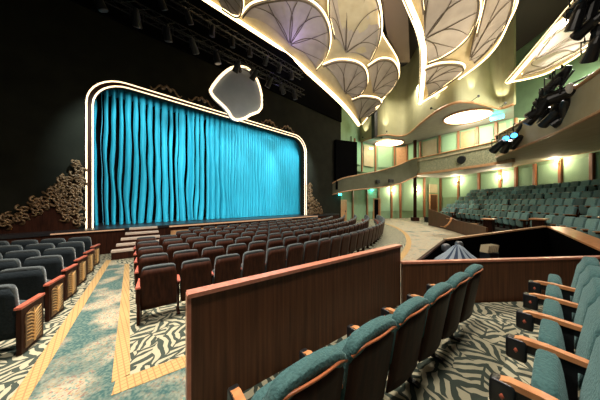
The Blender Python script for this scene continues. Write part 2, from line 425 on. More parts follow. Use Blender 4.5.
# right tiers
TIER0, DR, DZ, NT = 26.7, .86, .36, 6
pt = make_seat('theatre_seat', 'x', 'seat', M['pale'], M['mahog'], M['arm'], None, .56)
TA0 = ang(circ(445, 27.5)); TA1 = ang(circ(640, 26.7))
lo_, hi_ = min(TA0, TA1), max(TA0, TA1)
for k in range(NT):
    R = TIER0+DR*k; z = .5+DZ*k; step = math.degrees(.58/R); a = lo_; j = 0
    left = ang(circ(441+6*k, R))
    seq = []
    while a < left:
        seq.append(a); a += step
    for j, a in enumerate(seq):
        if (j+2*k) % 13 == 9 and k < 5: continue
        p = ring(R-.2, a)
        if not visible(p, z): continue
        place(pt, p, z, (O-p).normalized(), 'teal seat in %s tier from the front on the right, %s from right edge' % (ordn(k), ordn(j)), 'teal seats on the right hand tiers'); nseat += 1
print('seats', nseat)
# tiers: one stepped platform
bm = bmesh.new()
TT = [lo_-6+(hi_+1.5-lo_+6)*i/40 for i in range(41)]
R0 = 25.9
prof = [(R0, -.0), (R0, .5)]
for k in range(1, NT): prof += [(TIER0+DR*k-.45, .5+DZ*(k-1)), (TIER0+DR*k-.45, .5+DZ*k)]
prof += [(32.9, .5+DZ*(NT-1)), (32.9, 0)]
rows = [[bm.verts.new((*ring(R, t), z)) for R, z in prof] for t in TT]
for a, b in zip(rows, rows[1:]):
    for k in range(len(prof)-1): bm.faces.new((a[k], a[k+1], b[k+1], b[k]))
bm.faces.new(rows[0]); bm.faces.new(rows[-1][::-1])
struct('floor_tiers', bm, M['dkplat'], 'stepped dark platform that carries the teal seats on the right')
# box seats
pb = make_seat('theatre_seat', 'x', 'seat', M['teal'], M['mahog'], M['arm'], M['rim'], .545, True)
FS = [.68+.545*i for i in range(6)]
for i, s in enumerate(FS):
    p = so(s, 1.06)
    place(pb, p, .25, ND, 'teal box seat with wood-rimmed back facing the long partition, %s from its open end' % ordn(i), 'box seats along the partition')
pbr = make_seat('theatre_seat', 'x', 'seat', M['teal'], M['mahog'], M['arm'], M['rim'], .545, True)
RD2 = Vector((.786, .618)); ND2 = Vector((-.618, .786))
for i in range(6):
    p = Vector((1.067, 1.121))+RD2*(.545*(4-i)+.272)-ND2*.215
    place(pbr, p, .45, ND2, 'teal box seat of the right foreground row, %s from the low end wall' % ordn(i), 'box seats in the right foreground')
# ---------------------------------------------------------------- box platform and partitions
PL = [so(.22, 1.84), so(3.40, 1.84), Vector((5.5, 3.70)), Vector((9, 3.7)), so(8, -4), so(.22, -4)]
bm = bmesh.new(); slab(bm, PL, 0.003, .25); struct('floor_box', bm, M['leaf'], 'raised box floor in leaf pattern carpet')
bm = bmesh.new(); slab(bm, [so(.5, .45), so(3.9, .45), so(4.28, .1), so(4.28, -3), so(.5, -3)], .25, .45); struct('floor_riser', bm, M['leaf'], 'low riser under the right foreground box seats')
def wallseg(P0, P1, z0, z1a, z1b, th, lab, zf=0):
    t = thing('partition', lab, 'partition', (P0.x, P0.y, 0))
    d = (P1-P0); n = Vector((-d.y, d.x)).normalized()*th
    def bx(nm, a, b, c, e, za, zb, ta, tb, m, par=t, ext=0):
        bm = bmesh.new(); dd = d.normalized()*ext
        A = [a-dd-e, b+dd-e, b+dd+c, a-dd+c]
        lo = [bm.verts.new((p.x-P0.x, p.y-P0.y, z)) for p, z in zip(A, (za, zb, zb, za))]
        hi = [bm.verts.new((p.x-P0.x, p.y-P0.y, z)) for p, z in zip(A, (ta, tb, tb, ta))]
        bm.faces.new(lo[::-1]); bm.faces.new(hi)
        for i in range(4): bm.faces.new((lo[i], lo[(i+1) % 4], hi[(i+1) % 4], hi[i]))
        return link(nm, bm, m, par)
    z_ = Vector((0, 0))
    bx('panel', P0, P1, n, z_, zf, zf, z1a-.035, z1b-.035, M['part'])
    bx('cap', P0, P1, n*1.25, n*.25, z1a-.035, z1b-.035, z1a, z1b, M['cap'], ext=.015)
    return t
t = wallseg(so(.243, 1.84), so(3.44, 1.84), 0, 1.27, 1.27, .07, 'long brown wooden partition with pinkish cap between box seats and centre rows', .01)
bm = bmesh.new(); p = so(.235, 1.875)-so(.243, 1.84); box(bm, (p.x, p.y, .64), (.03, .085, 1.24), atan2(RD.y, RD.x)); link('end_post', bm, M['cap'], t)
wallseg(so(3.44, 1.80), Vector((6.1, 3.86)), 0, .985, .985, .06, 'low dark wooden end wall of the box in front of the dark pit', .01)
# ---------------------------------------------------------------- the pit with its rim, cloth and leaflets
Q0 = Vector((1.98, 3.70)); Q1 = Vector((3.97, 5.54)); Q2 = Vector((8.24, 6.83)); Q3 = Vector((5.98, 3.95))
t = thing('sound_pit', 'sunken black-walled pit with wooden rim between the box and the tiers', 'pit', (4.5, 5.0, 0))
def pseg(nm, a, b, za, zb, w, m, z0=0.01, capz=.04):
    d = (b-a).normalized(); n = Vector((-d.y, d.x))*w
    for name, lo_z, hi, mm, ex in ((nm, z0, -capz, M['blackp'], .0), (nm+'_cap', None, 0, m, .01)):
        bm = bmesh.new(); A = [a-n*ex, b-n*ex, b+n*(1+ex), a+n*(1+ex)]; Z = (za, zb, zb, za)
        lo = [bm.verts.new((p.x-4.5, p.y-5, (lo_z if lo_z is not None else z-capz))) for p, z in zip(A, Z)]
        hi_ = [bm.verts.new((p.x-4.5, p.y-5, z+hi)) for p, z in zip(A, Z)]
        bm.faces.new(lo[::-1]); bm.faces.new(hi_)
        for i in range(4): bm.faces.new((lo[i], lo[(i+1) % 4], hi_[(i+1) % 4], hi_[i]))
        link(name, bm, mm, t)
pseg('pit_wall', Q0, Q1, .80, 1.0, .06, M['mahog'])
pseg('pit_wall', Q1, Q2, 1.0, 1.2, .10, M['trimw'])
pseg('pit_wall', Q3, Q2, 1.0, 1.2, -.42, M['arm'])
bm = bmesh.new(); slab(bm, [(p.x-4.5, p.y-5) for p in (Q0, Q3, Q2, Q1)], .012, .03); link('pit_floor', bm, M['blackp'], t)
# pleated cloth over a console
bm = bmesh.new(); n = 48; base_c = Vector((3.42, 4.45))
prof = [(0.02, 1.08), (.08, 1.03), (.17, .90), (.30, .76), (.44, .52), (.55, .28)]
rows = [[bm.verts.new(((r*(1+.13*(k % 4 in (0, 1)) - .06*(k % 4 == 3)))*cos(2*pi*k/n)*1.25, (r*(1+.13*(k % 4 in (0, 1))))*sin(2*pi*k/n), z-.02+.02*sin(k*1.7))) for k in range(n)] for r, z in prof]
bm.faces.new(rows[0])
for j in range(len(rows)-1):
    for k in range(n):
        f = bm.faces.new((rows[j][k], rows[j][(k+1) % n], rows[j+1][(k+1) % n], rows[j+1][k])); f.material_index = 0 if k % 4 in (0, 1) else 1
o = tag(link('striped_cloth', bm, [M['cloths'], M['clothd']], None, True), 'blue and white striped cloth draped over a stand in the dark pit', 'cloth'); o.location = (base_c.x, base_c.y, 0)
bm = bmesh.new(); box(bm, (0, 0, .12), (.5, .5, .22)); tube(bm, [(0, 0, .2), (0, 0, .95)], .03); box(bm, (0, 0, .93), (.14, .14, .03))
o = tag(link('music_stand', bm, M['metal']), 'black stand hidden under the striped cloth in the pit', 'stand'); o.location = (base_c.x, base_c.y, .03)
t = thing('leaflet_rack', 'cream leaflets in a small rack right of the striped cloth', 'leaflets', (4.25, 4.6, .03), .3)
bm = bmesh.new(); box(bm, (0, 0, .42), (.3, .2, .84)); link('stand', bm, M['black'], t)
bm = bmesh.new()
for k in range(6): box(bm, (-.15+.06*k, 0, .93), (.035, .16, .16), Matrix.Rotation(.3, 4, 'Y'))
link('leaflets', bm, M['paper'], t)
for i, (px, y_, w) in enumerate(((446, 4.7, .11), (459, 5.0, .1))):
    p = at(px, 246-i*3, y_); bm = bmesh.new(); tube(bm, [(0, 0, .03), (0, 0, p.z-.12)], .015); sup(bm, (0, 0, p.z-.04), (w*1.6, w*1.4, w*1.7), .7)
    tag(base(link('desk_lamp', bm, M['iron'], None, True), (0, 0, .03)), ['small grey headed lamp left of the striped cloth', 'small grey headed lamp behind the striped cloth'][i], 'lamp').location = (p.x, p.y, .03)
# tier wall with its short rail
px_ = [(486-i*3.6) for i in range(17)]
P = [circ(x, 24.6) for x in px_][::-1]
bm = bmesh.new(); zt = [1.40-.62*min(1, i/8) for i in range(len(P))]
strip(bm, P[::-1], 0.012, zt[::-1], -.08)
o = tag(link('tier_wall', bm, M['part']), 'curved red brown wall in front of the teal tiers beside walkway', 'wall')
bm = bmesh.new(); tube(bm, [at(x, y, 14.0) for x, y in ((444.5, 227), (448, 224.5), (450.5, 221), (451.5, 217.5))], .055, 8)
for x, y in ((444.8, 227), (451, 219)): q = at(x, y, 14); tube(bm, [q, q+Vector((.0, .45, 0))], .02)
tag(link('handrail', bm, M['arm'], None, True), 'short curved pale wood handrail on the red brown tier wall', 'handrail')
for i, (px, py, Y) in enumerate(((489, 219, 10.6), (472, 224, 12.9), (539, 219, 8.6))):
    p = at(px, py, Y); t = thing('tier_table', ['wood-topped console at the pit edge middle', 'wood-topped console between the tier wall and pit', 'wood-topped console right behind the pit corner'][i], 'console', (p.x, p.y, 0), .6)
    bm = bmesh.new(); box(bm, (0, 0, p.z/2), (.5, .35, p.z-.03)); link('body', bm, M['mahog'], t)
    bm = bmesh.new(); box(bm, (0, 0, p.z), (.75, .5, .05), bev=.01); link('top', bm, M['arm'], t)
# ---------------------------------------------------------------- stage
HS = .96
TMIN, TMAX = -7.0, 12.1
bm = bmesh.new(); slab(bm, [st(-3.2, .9), st(15.5, .9), st(15.5, -5), st(-3.2, -5)], .86, HS); struct('floor_stage', bm, M['stagef'], 'dark stage floor')
bm = bmesh.new(); strip(bm, [st(-3.2, .86), st(15.5, .86)], 0, .86, .06); struct('wall_stage_front', bm, M['mahog'], 'dark wooden stage front')
bm = bmesh.new(); strip(bm, [st(-.9, .91), st(1.0, .91)], .885, .925, -.02)
tag(link('stage_edge_light', bm, M['lip']), 'glowing warm strip on the stage edge left of the stairs', 'strip light')
bm = bmesh.new(); strip(bm, [st(2.55, .91), st(12.6, .91)], .86, .925, -.02)
tag(link('stage_edge_light', bm, M['lip']), 'long glowing warm strip on the stage edge right of the stairs', 'strip light')
bm = bmesh.new(); strip(bm, [st(2.6, .98), st(12.9, .98)], .012, .70, .05)
tag(link('stage_skirt', bm, M['trimw']), 'pale wooden ledge running below the stage edge', 'ledge')
# stairs to the stage
t = thing('stage_stairs', 'pale carpeted flared steps from left aisle up to the stage', 'stairs', (st(1.62, .95).x, st(1.62, .95).y, 0), atan2(SN.y, SN.x)+pi/2-.10)
for k in range(5):
    z = HS-.16*k-.02; w = .45+.07*k; bm = bmesh.new()
    box(bm, (-.04*k, -(.14+.27*k), z/2+.006), (w*2, .27, z-.012)); link('riser', bm, M['mahog'], t)
    bm = bmesh.new(); box(bm, (-.04*k, -(.14+.27*k)-.01, z-.012), (w*2+.02, .29, .07), bev=.006); link('tread', bm, M['step'], t)
# proscenium wall with opening
OH = HS+6.1; OW = 12.1; RC = 1.15
def opening(inset, z0=HS, n=8):
    x0, x1, zt, rc = inset, OW-inset, OH-inset, RC-inset*.6
    P = [(x0, z0), (x0, zt-rc)]
    P += [(x0+rc-rc*cos(pi/2*k/n), zt-rc+rc*sin(pi/2*k/n)) for k in range(1, n+1)]
    P += [(x1-rc+rc*sin(pi/2*k/n), zt-rc+rc*cos(pi/2*k/n)) for k in range(0, n+1)]
    P += [(x1, z0)]
    return P
op = opening(0)
bm = bmesh.new()
outer = [(-7, 0)] + [(-7, 16.5)]+[(17, 16.5)]+[(17, 0)]
poly = [(-7, 0), (-7, 16.5), (17, 16.5), (17, 0), (OW, 0)]+op[::-1]+[(0, 0)]
front = [bm.verts.new((*st(x, 0), z)) for x, z in poly]; back = [bm.verts.new((*st(x, -.5), z)) for x, z in poly]
bm.faces.new(front); bm.faces.new(back[::-1])
for i in range(len(poly)): bm.faces.new((front[i], front[(i+1) % len(poly)], back[(i+1) % len(poly)], back[i]))
struct('wall_proscenium', bm, M['dkwall'], 'dark green wall around the stage opening')
bm = bmesh.new(); strip(bm, [st(-7, .10), st(17, .10)], 9.7, 16.4, .09); struct('wall_dark_void', bm, M['blackp'], 'black sheet for the dark void above the stage wall')  # black colour stands in for the unlit void over the stage
t = thing('proscenium_frame', 'glowing double-line frame with rounded corners around the stage opening', 'frame', (*st(OW/2, 0), HS))
def framestrip(nm, i0, i1, m, d0, d1):
    bm = bmesh.new(); A = opening(i0); B = opening(i1); c = Vector((*st(OW/2, 0), HS))
    q = []
    for a, b in zip(A, B):
        q.append([bm.verts.new(Vector((*st(p[0], d), p[1]))-c) for p, d in ((a, d0), (a, d1), (b, d1), (b, d0))])
    for u, v in zip(q, q[1:]):
        for k in range(4): bm.faces.new((u[k], u[(k+1) % 4], v[(k+1) % 4], v[k]))
    bm.faces.new(q[0]); bm.faces.new(q[-1][::-1]); link(nm, bm, m, t)
framestrip('moulding', -.14, .12, M['mahog'], .0, .05)
framestrip('light_line', -.12, -.075, M['led2'], .05, .075)
framestrip('light_line', .055, .10, M['led2'], .05, .075)
# curtain
bm = bmesh.new(); NX = 1500; cols = []
random.seed(3)
edges = []; x = 0
while x < OW+.6:
    f = x/OW; w = random.uniform(.15, .36) if f < .5 else random.uniform(.14, .26)
    edges.append((x, w, (random.uniform(.22, .5) if random.random() < .72 else .12) if f < .50 else random.uniform(.05, .10))); x += w
def fold(x, zf):
    for a, w, d in edges:
        if a <= x < a+w:
            u = (x-a); g = GW.get(a, .05); ridge = .06*(1-sin(pi*min(1, max(0, (u-g)/(w-g))))**.6)+.02*sin(u*24)
            if u < g: return ridge*0+min(d, .35)*min(1, 1.6*sin(pi*u/g)), d
            return ridge, d
    return 0, 0
GW = {a: (random.uniform(.05, .17) if a < OW*.5 else .04) for a, w, d in edges}
edges = [(a, w, (random.uniform(.5, 1.1) if (a < OW*.45 and random.random() < .92) else random.uniform(.10, .45) if a < OW*.58 else random.uniform(.05, .16))) for a, w, d in edges]
ZL = [HS+.02+i*.42 for i in range(15)]+[OH+.3]
cs = []         # cloth coordinate of each column; the gap edges get a column of their own
for a, w, d in edges:
    g = GW[a]; n1 = 5; n2 = max(8, int((w-g)/.012))
    cs += [(a+g*k/n1, d, k/n1 < 1) for k in range(n1)] + [(a+g+(w-g)*k/n2, d, False) for k in range(n2)]
for xs, d, ing in cs:
    x = xs-.3; col = []
    if x > OW+.3: break
    for z in ZL:
        zz = (z-HS)/6.0
        dx = .055*sin(x*2.3+z*.9)*(1-zz)+.03*sin(z*1.9+x*5)*(1-zz)+.012*sin(z*3.1+x*9)
        dd, _ = fold(xs+1e-4, zz)
        col.append(bm.verts.new((*st(x+dx, -.75-dd*(1.25-.35*zz)-.05*sin(x*2.6)), z)))
    cols.append((col, ing and d > .48 and xs < OW*.47))
for (a, g), (b, g2) in zip(cols, cols[1:]):
    for j in range(len(ZL)-1):
        if g and ZL[j] < 6.5-2.5*sin(len(a)+a[0].co.x*40)**2*0: continue
        bm.faces.new((a[j], b[j], b[j+1], a[j+1]))
tag(link('stage_curtain', bm, M['cyan'], None, True), 'turquoise pleated house curtain closed across the whole stage opening', 'curtain')
bm = bmesh.new(); slab(bm, [st(-.6, -2.4), st(OW+.6, -2.4), st(OW+.6, -2.5), st(-.6, -2.5)], .97, 8); struct('wall_stage_back', bm, M['blackp'])
# medallion
c = Vector((*st(6.3, .5), 8.35)); MP = [(100, 205), (112, 183), (125, 165), (145, 140), (165, 120), (185, 104), (205, 92), (222, 87), (240, 85), (258, 85), (275, 88), (294, 99), (310, 115), (324, 134), (335, 155), (345, 182), (352, 210), (356, 230), (357, 250), (357, 272), (355, 290), (340, 310), (320, 318), (300, 325), (280, 338), (265, 345), (235, 352), (215, 344), (205, 335), (195, 315), (178, 293), (160, 275), (140, 257), (120, 238), (108, 222)]
def mw(p, s=1.0):
    r = (190+p[0]/5-300)/F; b0 = st(0, .5); tt = (r*b0.y-b0.x)/(SD.x-r*SD.y); q = b0+SD*tt
    return ((tt-6.3)*s, (EYE+(HZ-50-p[1]/5)/F*q.y-8.35)*s)
t = thing('shell_medallion', 'grey shell-shaped medallion with glowing rim hung above the stage opening', 'medallion', c, atan2(SD.y, SD.x))
bm = bmesh.new()
N = len(MP); rings = []
for s, y in ((1.0, 0), (.95, -.05), (.7, -.09), (.35, -.12)): rings.append([bm.verts.new((mw(p, s)[0], y, mw(p, s)[1])) for p in MP])
cv = bm.verts.new((0, -.13, 0)); bk = [bm.verts.new((mw(p)[0], .22, mw(p)[1])) for p in MP]
for a, b in zip(rings, rings[1:]):
    for k in range(N): bm.faces.new((a[k], a[(k+1) % N], b[(k+1) % N], b[k]))
for k in range(N): bm.faces.new((rings[-1][k], rings[-1][(k+1) % N], cv)); bm.faces.new((rings[0][k], bk[k], bk[(k+1) % N], rings[0][(k+1) % N]))
bm.faces.new(bk); link('face', bm, M['medal'], t, True)
bm = bmesh.new(); tube(bm, [(mw(p, 1.0)[0], -.04, mw(p, 1.0)[1]) for p in MP+[MP[0]]], .075, 8); link('rim_light', bm, M['led2'], t, True)
for k, (a, b) in enumerate(((242, 98), (303, 126))):
    x, z = mw((a, b)); bm = bmesh.new(); box(bm, (x, -.12, z), (.13, .2, .42), Matrix.Rotation(-.3, 4, 'Y'), .01); link('clamp', bm, M['black'], t)
    bm = bmesh.new(); tube(bm, [(x, -.02, z+.1), (x, -.02, 2.3)], .015); link('cable', bm, M['metal'], t)
# gilded rocaille ornaments at both sides of the frame
def ornament(P, label, seed):
    random.seed(seed); bm = bmesh.new()
    for (x, z, r, d) in P:
        n = random.choice((3, 4)); a0 = random.uniform(0, 6.28)
        for q in range(n):      # curling scroll
            a1 = a0+q*2*pi/n+random.uniform(-.4, .4); pts = []
            for k in range(10):
                u = k/9; rr = r*(1-.75*u)*.8; aa = a1+u*4.2
                pts.append(Vector((*st(x+cos(a1)*r*.35+rr*cos(aa), d+.05+.10*sin(u*3)), z+sin(a1)*r*.35+rr*sin(aa))))
            tube(bm, pts, [r*.20*(1-.7*k/9)+.012 for k in range(10)], 6)
        cx = st(x, d); sup(bm, (cx.x, cx.y, z), (r*1.0, .16, r*1.0), .7, None, 12, 7)
    p0 = st(P[0][0], 0)
    return tag(base(link('gilded_ornament', bm, M['gold'], None, True), (p0.x, p0.y, HS)), label, 'ornament')
P = []
random.seed(5)
for (tx, z0, z1) in [(-.32, 1.2, 3.6), (-.55, 1.4, 3.0), (-.8, 1.7, 2.55), (-.75, 2.0, 2.9), (-1.05, 1.9, 2.45), (-1.3, 1.6, 2.1), (-1.6, 1.4, 1.85), (-1.9, 1.25, 1.7), (-2.2, 1.2, 1.5), (-2.5, 1.15, 1.4)]:
    z = z0
    while z < z1:
        P.append((tx+random.uniform(-.07, .07), z, random.uniform(.09, .16), .15)); z += random.uniform(.12, .19)
ornament(P, 'gilded scrollwork piled at the left foot of the glowing stage frame', 11)
P = []
for (tx, z0, z1) in [(OW+.3, 1.1, 3.6), (OW+.6, 1.1, 2.4), (OW+1.15, 1.1, 2.2), (OW+1.6, 1.1, 1.7)]:
    z = z0
    while z < z1:
        P.append((tx+random.uniform(-.1, .1), z, random.uniform(.17, .30), .15)); z += random.uniform(.25, .35)
ornament(P, 'gilded scrollwork at the right foot of the glowing stage frame', 13)
bm = bmesh.new()
strip(bm, [st(-3.2, .12), st(-1.9, .12), st(-1.2, .12), st(-.3, .12)], HS, [1.15, 1.35, 1.75, 1.9], -.1)
tag(base(link('ornament_plinth', bm, M['mahog']), (*st(-.8, .12), HS)), 'dark sloping plinth under the left gilded scrollwork', 'plinth')
for i, tx in enumerate((2.6, 4.2, 8.6, 10.2)):
    bm = bmesh.new(); q = Vector((*st(tx, .10), OH+.34)); D3 = Vector((SD.x, SD.y, 0))
    for sg in (-1, 1):
        tube(bm, [q+D3*sg*(.10+.07*a)+Vector((0, 0, .14*sin(a*.75))) for a in range(9)], [.06-.005*a for a in range(9)], 6)
    tube(bm, [q-D3*.2, q+Vector((0, 0, .2)), q+D3*.2], .07, 6)
    tag(base(link('crest_ornament', bm, M['gold'], None, True), q), 'dim gilded crest above the stage frame, %s from the left' % ordn(i), 'ornament')
# ---------------------------------------------------------------- side and back walls
LC = st(-6.6, 0)
bm = bmesh.new(); strip(bm, [Vector((-9.5, -5)), Vector((-11.6, 0)), LC+Vector((-.2, 0))], 0, 16, .2); struct('wall_left', bm, M['dkwall'])
WK = [(325, 18.9), (334, 19.4), (345, 20.8), (358, 22.6), (375, 24.2), (395, 25.3), (415, 26.2), (430, 26.6)]
WP = [Vector(((x-300)/F*y, y)) for x, y in spl(WK, 28)]
WP += [circ(x, 33) for x in (440, 450, 460, 470, 480, 490, 500, 510, 520, 530, 540, 550, 560, 570, 580, 590, 600, 615, 630, 650, 680)]
bm = bmesh.new(); strip(bm, WP, 0, 16, .25); wall = struct('wall_back', bm, M['green'], 'curved sage green auditorium wall')
def wat(px):
    for a, b in zip(WP, WP[1:]):
        xa, xb = pix(a, 2)[0], pix(b, 2)[0]
        if xa <= px <= xb:
            p = a+(b-a)*((px-xa)/(xb-xa)); t_ = (b-a).normalized(); return p, Vector((t_.y, -t_.x)), atan2(t_.y, t_.x)
    return WP[-1], Vector((-1, 0)), 0
pilx = [352, 366.5, 378, 391, 400, 424, 441, 459, 479.5, 501, 517, 536, 562, 594, 625]
def panels(x0, x1, z0, z1):
    a, na, _ = wat(x0); b, nb, _ = wat(x1); A = a+na*.05; B = b+nb*.05; d = (B-A).normalized(); A += d*.22; B -= d*.22
    if (B-A).length < .2: return
    bm = bmesh.new(); strip(bm, [A, (A+B)/2, B], z0, z1, .05); link('panel', bm, M['panel'], wall)
n_ = 0
for i, px in enumerate(pilx):
    p, n, r = wat(px); n_ += 1
    for (z0, z1) in ((0.0, 5.15), (5.6, 8.45)):
        bm = bmesh.new(); w = .20 if z0 == 0 else .14; box(bm, (0, 0, (z1-z0)/2), (w, .16, z1-z0), bev=.01); q = struct('trim_%d' % n_, bm, M['pil'], 'wooden pilaster'); q.location = (p.x+n.x*.09, p.y+n.y*.09, z0); q.rotation_euler = (0, 0, r); n_ += (z0 == 0)
for a, b in zip(pilx, pilx[1:]):
    if a in (352, 424): continue
    zb = .9 if b < 442 else 2.6+.3*((a-441)/150)
    panels(a, b, zb, 4.95); panels(a, b, 6.3, 8.3)
# doors
def door(n, px, w, h, m, lab):
    p, nn, r = wat(px)
    bm = bmesh.new(); box(bm, (0, -.05, h/2), (w, .08, h), bev=.01); o = struct('door_%d' % n, bm, m, lab); o.location = (p.x+nn.x*.06, p.y+nn.y*.06, .012); o.rotation_euler = (0, 0, r)
    bm = bmesh.new()
    for s in (-1, 1): box(bm, (s*(w/2+.06), -.05, h/2), (.12, .14, h))
    box(bm, (0, -.05, h+.06), (w+.24, .14, .12)); link('door_frame', bm, M['trimw'], o)
    bm = bmesh.new(); box(bm, (w*.36, -.12, 1.05), (.06, .06, .2)); link('door_handle', bm, M['iron'], o)
door(1, 342, 1.0, 2.1, M['trimw'], 'pale wooden door under the teal exit sign')
door(2, 376, .9, 2.3, M['blackp'], 'dark doorway in the green wall behind the centre rows')
door(3, 432.5, 1.35, 2.9, M['part'], 'red brown double door at the end of the walkway')
bm = bmesh.new(); p, nn, r = wat(432.5); box(bm, (0, 0, 0), (1.6, .1, 1.1), bev=.01); o = link('door_head_panel', bm, M['cream'], wall); o.location = (p.x+nn.x*.08, p.y+nn.y*.08, 3.75); o.rotation_euler = (0, 0, r)
bm = bmesh.new(); box(bm, (0, 0, 0), (1.5, .1, 1.4)); p, nn, r = wat(352)
def exit_sign(p, r, lab, s=1):
    bm = bmesh.new(); box(bm, (0, 0, 0), (.5*s, .08, .2*s), bev=.01); t = thing('exit_sign', lab, 'sign', p, r)
    link('casing', bm, M['exit'], t)
for px, py, lab, inset in ((338, 194.5, 'glowing teal exit sign above the pale wooden door', .2), (370.5, 190, 'glowing teal exit sign above the dark doorway', .2), (371, 148.5, 'small teal exit sign in the far upper box', .3), (497, 117.5, 'bright teal exit sign on the upper level near the oval light', .9)):
    p, nn, r = wat(px); q = p+nn*inset
    if py < 120: q = at(px, py+2, 15.3).xy; r = -.9
    if py == 148.5: q = at(px, py, 21.5).xy
    exit_sign((q.x, q.y, at(px, py, q.y).z), r, lab, .8 if py > 120 else 1.5)
    pl = bpy.data.lights.new('exit glow', 'POINT'); pl.energy = 18; pl.color = (.1, 1, .8); pl.shadow_soft_size = .1
    l = bpy.data.objects.new('exit_glow', pl); C.objects.link(l); l.location = (q.x+nn.x*.3, q.y+nn.y*.3, at(px, py, q.y).z)
# wall lamps
def sconce(px, py, lab, e=190):
    p, nn, r = wat(px); q = p+nn*.28; z = at(px, py, q.y).z
    t = thing('wall_lamp', lab, 'wall lamp', (q.x, q.y, z), r, 'wall lamps below the balcony')
    bm = bmesh.new(); box(bm, (0, .06, -.14), (.10, .12, .22), bev=.02); link('bracket', bm, M['arm'], t)
    bm = bmesh.new(); sup(bm, (0, -.02, .02), (.15, .15, .22), .8, None, 12, 7); link('lamp_shade', bm, M['bulb'], t, True)
    l = bpy.data.lights.new('lamp', 'POINT'); l.energy = e; l.color = (1, .80, .55); l.shadow_soft_size = .12
    lo = bpy.data.objects.new('lamp_light', l); C.objects.link(lo); lo.location = (q.x+nn.x*.2, q.y+nn.y*.2, z+.05)
for px, py, lab in ((391, 190.5, 'warm wall lamp left of the dark column under the balcony'), (416, 190.5, 'warm wall lamp just right of the dark column'), (459, 180.5, 'warm wall lamp on pilaster right of the red brown door'), (503, 177.5, 'warm wall lamp on the wall below balcony end with blue lights'), (562, 160, 'warm wall lamp above the middle of the right tiers'), (595, 148, 'brightest warm wall lamp at the right edge above the tiers')):
    sconce(px, py, lab)
# ---------------------------------------------------------------- balcony
bal = thing('balcony', 'curved first balcony with beige parapet sweeping down to the stage side', 'balcony', (14, 18, 4.8))
def addc(nm, bm, m, par, smooth=False):
    for v in bm.verts: v.co -= par.location
    return link(nm, bm, m, par, smooth)
# swooping left part: px, Y, y top, y bottom
KA = [(331, 19.0, 184.5, 195), (337, 18.9, 181, 193.5), (345, 19.0, 178, 191.5), (360, 19.6, 175, 189.5), (380, 20.4, 171, 187.5), (398, 20.9, 165.5, 184), (408, 21.0, 161, 180), (417, 20.7, 158, 176)]
KA = spl(KA, 40)
PA = [Vector(((k[0]-300)/F*k[1], k[1])) for k in KA]; ZT = [at(k[0], k[2], k[1]).z for k in KA]; ZB = [at(k[0], k[3], k[1]).z for k in KA]
bm = bmesh.new(); strip(bm, PA, ZB, ZT, .2); addc('parapet', bm, M['olivp'] if 'olivp' in M else M['cream'], bal)
par = bal.children[0]; par.data.materials.clear(); M['olivd'] = mat('olive parapet plaster', (.065, .065, .035), .8, noise=(.085, .085, .05), scale=2); par.data.materials.append(M['olivd'])
bm = bmesh.new(); tube(bm, [Vector((p.x, p.y, z+.03)) for p, z in zip(PA, ZT)], .06, 6); addc('handrail', bm, M['trimw'], bal, True)
bm = bmesh.new(); tube(bm, [Vector((p.x, p.y, z+.0)) for p, z in zip(PA, ZB)], .06, 6); addc('lower_trim', bm, M['trimw'], bal, True)
back = [wat(x)[0] for x in [332+(417-332)*i/40 for i in range(41)]]
bm = bmesh.new(); band(bm, [p+Vector((0, .1)) for p in PA], back, [z+.05 for z in ZB], [min(5.2, z+.4) for z in ZB]); addc('soffit', bm, M['soffit'], bal)
# middle part
xs = [417+(512-417)*i/24 for i in range(25)]
KB = spl([(417, 20.9), (440, 18.9), (465, 17.0), (490, 15.4), (512, 14.0)], 24); PB = [Vector(((k[0]-300)/F*k[1], k[1])) for k in KB]
bm = bmesh.new(); strip(bm, PB, 4.85, 6.42, .2); addc('parapet', bm, M['fret'], bal)
bm = bmesh.new(); tube(bm, [Vector((p.x, p.y, 6.46)) for p in PB], .07, 6); addc('handrail', bm, M['trimw'], bal, True)
bm = bmesh.new(); strip(bm, [p+Vector((-.05, -.06)) for p in PB], 4.72, 4.92, .2); addc('lower_trim', bm, M['trimw'], bal)
bm = bmesh.new(); strip(bm, [p+Vector((-.05, -.06)) for p in PB], 6.10, 6.22, .2); addc('upper_trim', bm, M['cream'], bal)
bm = bmesh.new(); band(bm, PB, [wat(k[0])[0] for k in KB], [4.8]*25, [5.2]*25); addc('soffit', bm, M['soffit'], bal)
# nearer right part
KC = [circ(505+i*8, 26.6) for i in range(22)]
KC = [KC[0]+Vector((.35, .9))]+KC
bm = bmesh.new(); strip(bm, KC, 4.82, 6.05, .2); addc('parapet', bm, M['cream'], bal)
bm = bmesh.new(); tube(bm, [Vector((p.x, p.y, 6.09)) for p in KC], .07, 6); addc('handrail', bm, M['trimw'], bal, True)
bm = bmesh.new(); tube(bm, [Vector((p.x, p.y, 4.82)) for p in KC], .06, 6); addc('lower_trim', bm, M['trimw'], bal, True)
bm = bmesh.new(); band(bm, KC, [wat(min(675, pix(p, 2)[0]+1))[0] for p in KC], [4.84]*len(KC), [5.25]*len(KC)); addc('soffit', bm, M['cream'], bal)
